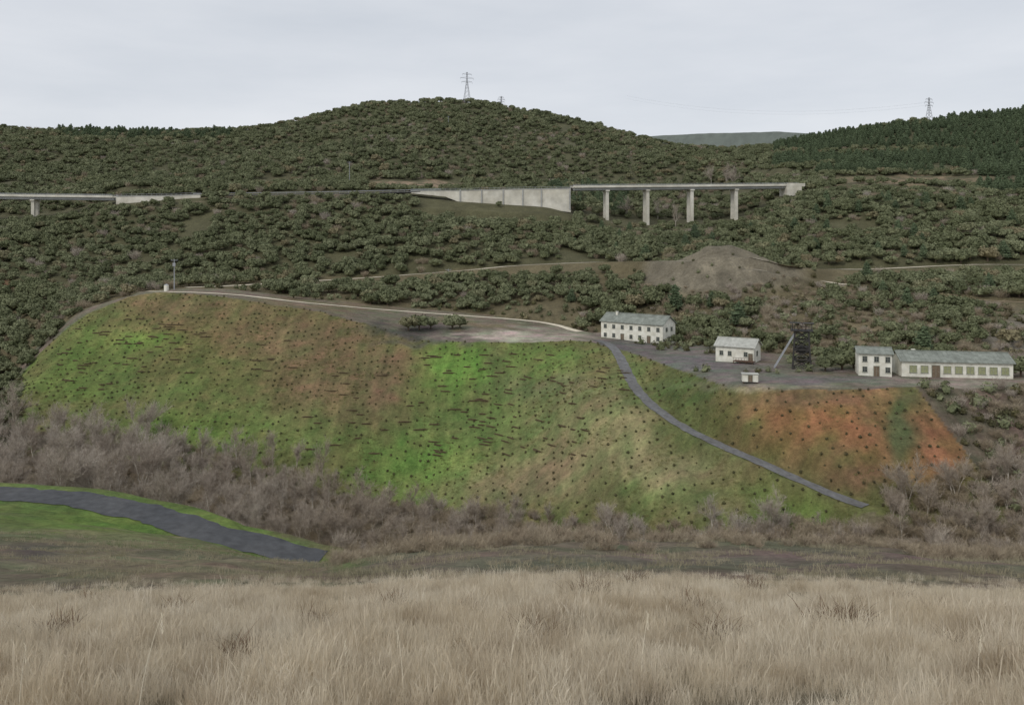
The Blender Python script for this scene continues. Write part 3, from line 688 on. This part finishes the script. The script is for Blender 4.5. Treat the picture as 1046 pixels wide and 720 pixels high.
def house(name,label,loc,yaw,L,D,h,rh,wins,doors,gwins=(),roofmat=None,chim=(),cat='building'):
    e=obj(name,None,None,loc,yaw,label,cat)
    obj('wall',gable_wall(L,D,h,rh),e);r=obj('roof',gable_roof(L,D,h,rh,roofmat or mRoof),e)
    cache={}
    for (x_,z_,w,hh,pn) in wins:
        k=(w,hh,pn)
        if k not in cache: cache[k]=window_mesh(w,hh,2,mShut if pn else None)
        obj('window',cache[k],e,(x_,-.022,z_))
    for (y_,z_,w,hh,pn) in gwins:
        k=(w,hh,pn)
        if k not in cache: cache[k]=window_mesh(w,hh,2,mShut if pn else None)
        obj('window',cache[k],e,(L+.022,y_,z_),math.pi/2)
    for (x_,w,hh) in doors: obj('door',door_mesh(w,hh),e,(x_,-.022,0))
    for (x_,y_) in chim:
        mb=MB();zb=h+rh*(1-abs(y_-D/2)/(D/2));mb.box(x_-.3,x_+.3,y_-.3,y_+.3,zb-.3,zb+1.0);mb.box(x_-.4,x_+.4,y_-.4,y_+.4,zb+1.0,zb+1.12);obj('chimney',mb.mesh('chimney',[mWall]),r)
    return e
x0,y0,x1,y1=(614-CX)/F*250,250,(677-CX)/F*236,236
L=math.hypot(x1-x0,y1-y0);yaw=math.atan2(y1-y0,x1-x0);zb=-29.4
w1=[(1.6+i*(L-3.2)/6,3.7,.9,1.1,0) for i in range(7)]+[(1.6+i*(L-3.2)/6,1.0,.9,1.1,0) for i in (0,1,3,4,6)]
house('mine_house','long white two-storey building with grey gabled roof',(x0,y0,zb),yaw,L,7.5,5.8,2.2,w1,[(1.6+2*(L-3.2)/6,1.1,2.2),(1.6+5*(L-3.2)/6,1.1,2.2)],[(2.2,3.7,.9,1.1,0),(5.2,3.7,.9,1.1,0),(3.7,.9,.9,1.1,0)],chim=[(4,3)])
x0,y0,x1,y1=(731-CX)/F*204,204,(770-CX)/F*199,199
L=math.hypot(x1-x0,y1-y0);yaw=math.atan2(y1-y0,x1-x0)
zh=h1(x0+3,y0)+.3
e=house('small_house','small white house with pale roof and rusty balcony',(x0,y0,zh),yaw,L,6.5,3.7,1.6,[(1.5,1.4,.8,1.0,0),(3.6,1.4,.8,1.0,0),(7.6,1.4,.8,1.0,0)],[(8.8,1,2.1)],[(3,1.4,1,1.1,0)],roofmat=mRoofL)
mb=MB()
mb.box(5.0,L+.5,-2.2,-.05,.25,.4)
for i in range(8): mb.beam((5.1+i*(L-4.8)/7,-2.15,.4),(5.1+i*(L-4.8)/7,-2.15,1.2),.06)
mb.beam((5.0,-2.15,1.22),(L+.4,-2.15,1.22),.07)
for i in range(4): mb.beam((5.2+i*(L-5)/3,-2.1,-1.6),(5.2+i*(L-5)/3,-2.1,.25),.16)
obj('balcony',mb.mesh('balcony',[mRust]),e)
x0,y0,x1,y1=(877-CX)/F*180,180,(911-CX)/F*178,178
L=math.hypot(x1-x0,y1-y0);yaw=math.atan2(y1-y0,x1-x0);zh=h1(x0+3,y0-1)
house('square_house','square white two-storey block with low grey roof',(x0,y0,zh),yaw,L,6.5,5.0,.9,[(1.3,3.2,.85,1.1,0),(3.7,3.2,.85,1.1,0),(6.0,3.2,.85,1.1,0),(1.3,.9,.85,1.1,0),(6.0,.9,.85,1.1,0)],[(3.7,1.1,2.2)],[(2,3.2,1,1.1,0)])
x0,y0,x1,y1=(921-CX)/F*179,179,(1035-CX)/F*175,175
L=math.hypot(x1-x0,y1-y0);yaw=math.atan2(y1-y0,x1-x0);zh=h1(x0+8,y0-1)
house('long_shed','long single-storey white building with boarded windows',(x0,y0,zh),yaw,L,7.5,3.5,1.6,[(2.4+i*(L-4)/8,.95,1.4,1.5,1) for i in range(9) if i not in (2,)],[(2.4+2*(L-4)/8,1.6,2.6)],[(2.2,1,1.2,1.4,0),(5,1,1.2,1.4,0)],chim=[(4,5.5)])
p=hit(766,391,150,230)
e=obj('storage_hut',None,None,p,-.2,'tiny white storage hut beside the gravel yard','hut')
mb=MB();mb.box(-1.6,1.6,-1,1,.35,1.9);obj('wall',mb.mesh('wall',[mWall]),e)
mb=MB();mb.box(-1.75,1.75,-1.15,1.15,1.9,2.02);obj('roof',mb.mesh('roof',[mRoofL]),e)
mb=MB()
for a in (-1.4,1.4):
    for b_ in (-.8,.8): mb.beam((a,b_,-.8),(a,b_,.35),.2)
obj('leg',mb.mesh('leg',[mRust]),e);obj('door',door_mesh(.8,1.35),e,(0,-1.022,.4))
X_=(819-CX)/F*190;p=np.array([X_,190,h1(X_,190)])
e=obj('mine_headframe',None,None,p,-.35,'dark steel mine headframe with inclined back legs','headframe')
mb=MB();HH=8.9;a0=2.1;a1=1.5
cr=[(-1,-1),(1,-1),(1,1),(-1,1)]
for cx_,cy_ in cr: mb.beam((cx_*a0,cy_*a0,-1),(cx_*a1,cy_*a1,HH),.42)
lv=[0,2.3,4.6,6.8,HH]
for i in range(4):
    for k in range(4):
        c0=cr[k];c1=cr[(k+1)%4];ra=a0+(a1-a0)*lv[i]/HH;rb=a0+(a1-a0)*lv[i+1]/HH
        mb.beam((c0[0]*ra,c0[1]*ra,lv[i]),(c1[0]*rb,c1[1]*rb,lv[i+1]),.2);mb.beam((c1[0]*ra,c1[1]*ra,lv[i]),(c0[0]*rb,c0[1]*rb,lv[i+1]),.2)
        mb.beam((c0[0]*rb,c0[1]*rb,lv[i+1]),(c1[0]*rb,c1[1]*rb,lv[i+1]),.26)
obj('tower',mb.mesh('tower',[mSteel]),e)
mb=MB();mb.box(-2.5,2.5,-2.1,2.1,HH,HH+.22)
for i in range(7):
    for yy in (-2.05,2.05): mb.beam((-2.45+i*.815,yy,HH+.2),(-2.45+i*.815,yy,HH+1.1),.07)
for yy in (-2.05,2.05): mb.beam((-2.5,yy,HH+1.1),(2.5,yy,HH+1.1),.09)
mb.box(-2.7,2.7,-1.2,1.2,HH+1.75,HH+1.9)
for cx_,cy_ in cr: mb.beam((cx_*2.1,cy_*1.0,HH+.2),(cx_*2.1,cy_*1.0,HH+1.75),.15)
obj('platform',mb.mesh('platform',[mSteel]),e)
mb=MB();mb.box(-1.4,1.6,-1.2,1.2,3.8,5.2);obj('cabin',mb.mesh('cabin',[mSteel]),e)
for sx in (-.5,.5):
    mb=MB();R=1.0
    for k in range(20):
        t0=2*math.pi*k/20;t1_=2*math.pi*(k+1)/20;mb.beam((R*math.cos(t0),0,R*math.sin(t0)),(R*math.cos(t1_),0,R*math.sin(t1_)),.13)
        if k%4==0: mb.beam((0,0,0),(R*math.cos(t0),0,R*math.sin(t0)),.07)
    obj('sheave_wheel',mb.mesh('sheave_wheel',[mRust]),e,(0,sx,HH+.9))
for yy in (-1.3,1.3):
    mb=MB();mb.beam((-1.5,yy,HH-.5),(-6.8,yy,-1.2),.36);obj('leg',mb.mesh('leg',[mGalv]),e)
mb=MB()
for t_ in (.25,.5,.75): mb.beam((-1.5-5.3*t_,-1.3,HH-.5-(HH+.7)*t_),(-1.5-5.3*t_,1.3,HH-.5-(HH+.7)*t_),.18)
obj('brace',mb.mesh('brace',[mGalv]),e)
# ------------------------------------------------------------ viaducts
def W(px,py,Y): return np.array([(px-CX)/F*Y,Y,(HZ-py)/F*Y])
def sweep(mb,pts,hw,zt,zb_,mi=0):
    pts=[np.array(p) for p in pts];n_=len(pts);vs=[]
    for i,p in enumerate(pts):
        t=pts[min(i+1,n_-1)]-pts[max(i-1,0)];t[2]=0;t/=np.linalg.norm(t);nn=np.array([-t[1],t[0],0])
        zb2=zb_[i] if hasattr(zb_,'__len__') else p[2]+zb_
        for s_,z_ in ((-hw,zb2),(hw,zb2),(hw,p[2]+zt),(-hw,p[2]+zt)):
            q_=p+nn*s_;vs.append((q_[0],q_[1],z_))
    fs=[]
    for i in range(n_-1):
        a=i*4;b_=a+4
        for k in range(4): fs.append((a+k,a+(k+1)%4,b_+(k+1)%4,b_+k))
    fs+= [(3,2,1,0),(4*n_-4,4*n_-3,4*n_-2,4*n_-1)]
    mb.add(vs,fs,mi)
def offs(pts,d):
    pts=[np.array(p) for p in pts];o=[]
    for i,p in enumerate(pts):
        t=pts[min(i+1,len(pts)-1)]-pts[max(i-1,0)];t[2]=0;t/=np.linalg.norm(t);o.append(p+np.array([t[1],-t[0],0])*d)
    return o
def viaduct(label,path,piers,hw=4.5):
    c=catmull(path,6);e=obj('viaduct',None,None,tuple(c[0]),0,label,'bridge');O=c[0]
    loc=[p-O for p in c]
    mb=MB();sweep(mb,loc,hw,0,-.55);obj('deck',mb.mesh('deck',[mConc]),e)
    for d in (-2.6,0,2.6):
        mb=MB();sweep(mb,offs(loc,d),.5,-.552,-1.9);obj('girder',mb.mesh('girder',[mConc2]),e)
    for d in (hw-.2,-(hw-.2)):
        mb=MB();sweep(mb,offs(loc,d),.18,.6,.002);obj('parapet',mb.mesh('parapet',[mConc]),e)
        mb=MB();o_=offs(loc,d)
        for i in range(len(o_)-1):
            mb.beam(o_[i]+np.array([0,0,1.3]),o_[i+1]+np.array([0,0,1.3]),.12);mb.beam(o_[i]+np.array([0,0,.95]),o_[i+1]+np.array([0,0,.95]),.08)
            for k in range(3):
                q_=o_[i]+(o_[i+1]-o_[i])*k/3;mb.beam(q_+np.array([0,0,.6]),q_+np.array([0,0,1.35]),.1)
        obj('railing',mb.mesh('railing',[mGalv]),e)
    for (ppx) in piers:
        dd=[abs(CX+F*p[0]/p[1]-ppx) for p in c];i=int(np.argmin(dd));p=c[i];
        X=(ppx-CX)/F*p[1];gz=h1(X,p[1])-1
        mb=MB()
        for yy in (-2.4,2.4):
            mb.beam((0,yy,gz-p[2]),(0,yy,-2.6),1.6,1.6)
        mb.box(-1.1,1.1,-3.9,3.9,-2.6,-1.902)
        t=c[min(i+1,len(c)-1)]-c[max(i-1,0)]
        obj('pier',mb.mesh('pier',[mConc]),e,(X-O[0],p[1]-O[1],p[2]-O[2]),math.atan2(t[1],t[0]))
    return e
viaduct('long concrete viaduct with pale piers crossing wooded ravine',[W(584,191.5,447),W(640,191,452),(W(700,190.5,458)),W(760,190,464),W(812,189.5,470)],[619,660,705,750])
viaduct('concrete road viaduct with pale piers above the trees',[W(-90,199,430),W(-30,199.5,434),W(30,200.5,438),W(80,201,441),W(118,201.5,443)],[-20,36])
def retwall(label,path,bots,th=.5,seg=0):
    mb=MB();O=path[0];loc=[p-O for p in path];sweep(mb,loc,th,0,[b-O[2] for b in bots])
    e=obj('retaining_wall',None,None,tuple(O),0,label,'wall')
    obj('wall',mb.mesh('wall',[mConc]),e)
    mb=MB();sweep(mb,offs(loc,.1),th+.12,.35,.003);obj('coping',mb.mesh('coping',[mConc2]),e)
    mb=MB()
    for i in range(len(loc)-1):
        n_=max(1,int(np.linalg.norm(loc[i+1]-loc[i])/2.5))
        mb.beam(loc[i]+np.array([0,0,1.2]),loc[i+1]+np.array([0,0,1.2]),.12)
        for k in range(n_): q_=loc[i]+(loc[i+1]-loc[i])*k/n_;mb.beam(q_+np.array([0,0,.3]),q_+np.array([0,0,1.2]),.1)
    obj('railing',mb.mesh('railing',[mGalv]),e)
    return e
def zz(py,Y): return (HZ-py)/F*Y
pw=[W(420,195.5,444),W(455,195,443.5),W(470,195,443),W(495,194.5,443),W(515,194,443),W(535,193.5,443),W(553,193.5,443),W(583,193,443)]
bw=[197.5,201,207,208.5,210.5,211,213,217]
rw=retwall('tall pale concrete retaining wall carrying the road',pw,[zz(b_,443) for b_ in bw])
mb=MB()
for a in (470,492,514,534,553,582):
    q_=W(a,194,442.2);mb.box(q_[0]-.3,q_[0]+.3,q_[1]-.2,q_[1]+.15,zz(214,442),q_[2]+.2)
obj('buttress',mb.mesh('buttress',[mConc2]),rw,tuple(-pw[0]))
retwall('low pale concrete wall carrying the road',[W(119,201,440),W(150,200.5,440),(W(180,200,440)),W(205,199,440)],[zz(b_,440) for b_ in (210,209.5,208,205)])
mb=MB();mb.box(0,9,-4.8,4.8,-6,-.6);mb.box(0,11,-4.9,-4.4,-.6,1.2);q_=W(800,190,468)
e=obj('bridge_abutment',mb.mesh('bridge_abutment',[mConc]),None,tuple(q_),.12,'pale concrete abutment at end of viaduct','abutment')
pth=np.array([W(200,200,444),W(260,199,445),W(330,198,446),W(400,196.5,447),W(450,195.4,447.5),W(520,194.3,447.5),W(584,192,447)])
mb=MB();sweep(mb,[p for p in catmull(list(pth),6)],4.0,-.02,-.5)
o=obj('highway',mb.mesh('highway',[MR['gravel'],]),None,(0,0,0),0,'asphalt highway on embankment above the woods','road');o['kind']='structure'
c=[p-pth[0] for p in catmull(list(pth[:5]),8)]
e=obj('guard_rail',None,None,tuple(pth[0]),0,'grey steel guard rail beside the highway','guard rail')
mb=MB();o_=offs(c,3.8)
for i in range(len(o_)-1): mb.beam(o_[i]+np.array([0,0,.8]),o_[i+1]+np.array([0,0,.8]),.28)
obj('rail',mb.mesh('rail',[mGalv]),e)
pm=MB();pm.beam((0,0,-.6),(0,0,.8),.14);pm=pm.mesh('post',[mGalv])
for i in range(len(o_)): obj('post',pm,e,tuple(o_[i]))
# ------------------------------------------------------------ pylons and poles
def pylon(px,Y,h,label):
    X=(px-CX)/F*Y;e=obj('electricity_pylon',None,None,(X,Y,h1(X,Y)-.5),.3,label,'pylon','electricity pylons on the hill crest')
    mb=MB();b0=h*.11;t0=.5;zt=h*.97
    def r(z): return b0+(t0-b0)*min(1,z/(h*.7))
    for c in cr:
        mb.beam((c[0]*b0,c[1]*b0,-1),(c[0]*t0,c[1]*t0,h*.7),.26);mb.beam((c[0]*t0,c[1]*t0,h*.7),(c[0]*.25,c[1]*.25,zt),.22)
    zs=[0,.16,.3,.42,.53,.62,.7,.8,.9,.97]
    for i in range(len(zs)-1):
        za,zb2=zs[i]*h,zs[i+1]*h
        for k in range(4):
            c_0=cr[k];c_1=cr[(k+1)%4];mb.beam((c_0[0]*r(za),c_0[1]*r(za),za),(c_1[0]*r(zb2),c_1[1]*r(zb2),zb2),.13);mb.beam((c_1[0]*r(za),c_1[1]*r(za),za),(c_0[0]*r(zb2),c_0[1]*r(zb2),zb2),.13)
    obj('tower',mb.mesh('tower',[mGalv]),e)
    for zf,w in ((.66,.17),(.78,.21),(.9,.15)):
        mb=MB();z_=zf*h;ww=w*h
        for s_ in (-1,1):
            mb.beam((0,-.5,z_),(s_*ww,0,z_+.3),.2);mb.beam((0,.5,z_),(s_*ww,0,z_+.3),.2);mb.beam((0,0,z_+1.6),(s_*ww,0,z_+.3),.18)
            mb.beam((s_*ww,0,z_+.3),(s_*ww,0,z_-1.5),.15)
        obj('crossarm',mb.mesh('crossarm',[mGalv]),e)
    return np.array([X,Y,h1(X,Y)+h*.78])
a1=pylon(477,850,34,'tall lattice electricity pylon on hill summit')
a2=pylon(949,800,26,'lattice electricity pylon above pine wood')
pylon(512,880,20,'small lattice pylon behind the hill summit')
def wire(a,b_,sag,th):
    mb=MB();n_=24;pr=None
    for i in range(n_+1):
        t=i/n_;p=a*(1-t)+b_*t;p=p-np.array([0,0,sag*4*t*(1-t)])
        if pr is not None: mb.beam(pr,p,th)
        pr=p
    obj('power_line',mb.mesh('power_line',[mGalv]),None,(0,0,0),0,'thin sagging overhead power cable','cable','overhead cables')
wire(a2,W(640,98,1000),14,.07);wire(a2+np.array([0,0,-3]),W(640,101,1000),14,.06)
def pole(px,py,y0,y1,h,label,lamp=False):
    p=hit(px,py,y0,y1);e=obj('utility_pole',None,None,p,.2,label,'pole')
    mb=MB();mb.tube((0,0,-1),(0,0,h),.2,.12,8);obj('post',mb.mesh('post',[mGalv]),e)
    mb=MB();mb.beam((-1.1,0,h-.5),(1.1,0,h-.5),.14)
    for s_ in (-1,0,1): mb.tube((s_,0,h-.45),(s_,0,h-.1),.07,.05,6)
    obj('crossarm',mb.mesh('crossarm',[mGalv]),e)
    if lamp:
        mb=MB();mb.box(-.45,.45,-.6,-.2,h-2.6,h-1.4);obj('transformer',mb.mesh('transformer',[mGalv]),e)
pole(178,296,262,300,10.8,'grey pole with transformer at terrace end',True)
pole(357,190,450,800,15,'grey utility pole above the highway')
pole(458,130,600,840,10,'small utility pole on wooded hill')
pole(458,290,300,420,6,'short utility pole beside the track')
p=hit(170,297,262,300);e=obj('water_tank',None,None,p,0,'small white cylindrical tank beside pole','tank')
mb=MB();mb.tube((0,0,-.3),(0,0,1.9),.8,.8,16);obj('body',mb.mesh('body',[mWall]),e);mb=MB();mb.tube((0,0,1.9),(0,0,2.3),.86,.15,16);obj('lid',mb.mesh('lid',[mGalv]),e)
# ------------------------------------------------------------ camera/light
cam=bpy.data.cameras.new('camera');co_=bpy.data.objects.new('camera',cam);COL.objects.link(co_)
cam.sensor_width=36;cam.lens=F/1046*36;cam.shift_y=-110/1046;cam.clip_end=20000;cam.clip_start=.05
co_.location=(0,0,0);co_.rotation_euler=(math.radians(90),0,0);scene.camera=co_
w=bpy.data.worlds.new('World');scene.world=w;w.use_nodes=True;nt=w.node_tree;bg=nt.nodes['Background']
sk=nt.nodes.new('ShaderNodeTexSky');sk.sky_type='NISHITA';sk.sun_disc=False;sk.sun_elevation=math.radians(42);sk.sun_rotation=math.radians(220)
tc=nt.nodes.new('ShaderNodeTexCoord');mp=nt.nodes.new('ShaderNodeMapping');mp.inputs['Scale'].default_value=(1.0,1.0,4.5);nt.links.new(tc.outputs['Generated'],mp.inputs['Vector'])
nz=noise(nt,1.8,6,mp.outputs[0],0,1,.55)
cl=mixc(nt,'MIX',nz,(6.8,7.2,7.8),(8.7,8.9,9.3))
mx_=mixc(nt,'MIX',.9,sk.outputs[0],cl)
nt.links.new(mx_,bg.inputs['Color']);bg.inputs['Strength'].default_value=.094
sl=bpy.data.lights.new('sun','SUN');sl.energy=1.25;sl.angle=math.radians(18);sl.color=(1,.97,.92)
so=bpy.data.objects.new('sun',sl);COL.objects.link(so);so.rotation_euler=(math.radians(48),0,math.radians(-40))
scene.view_settings.view_transform='Standard';scene.view_settings.look='None';scene.view_settings.exposure=0
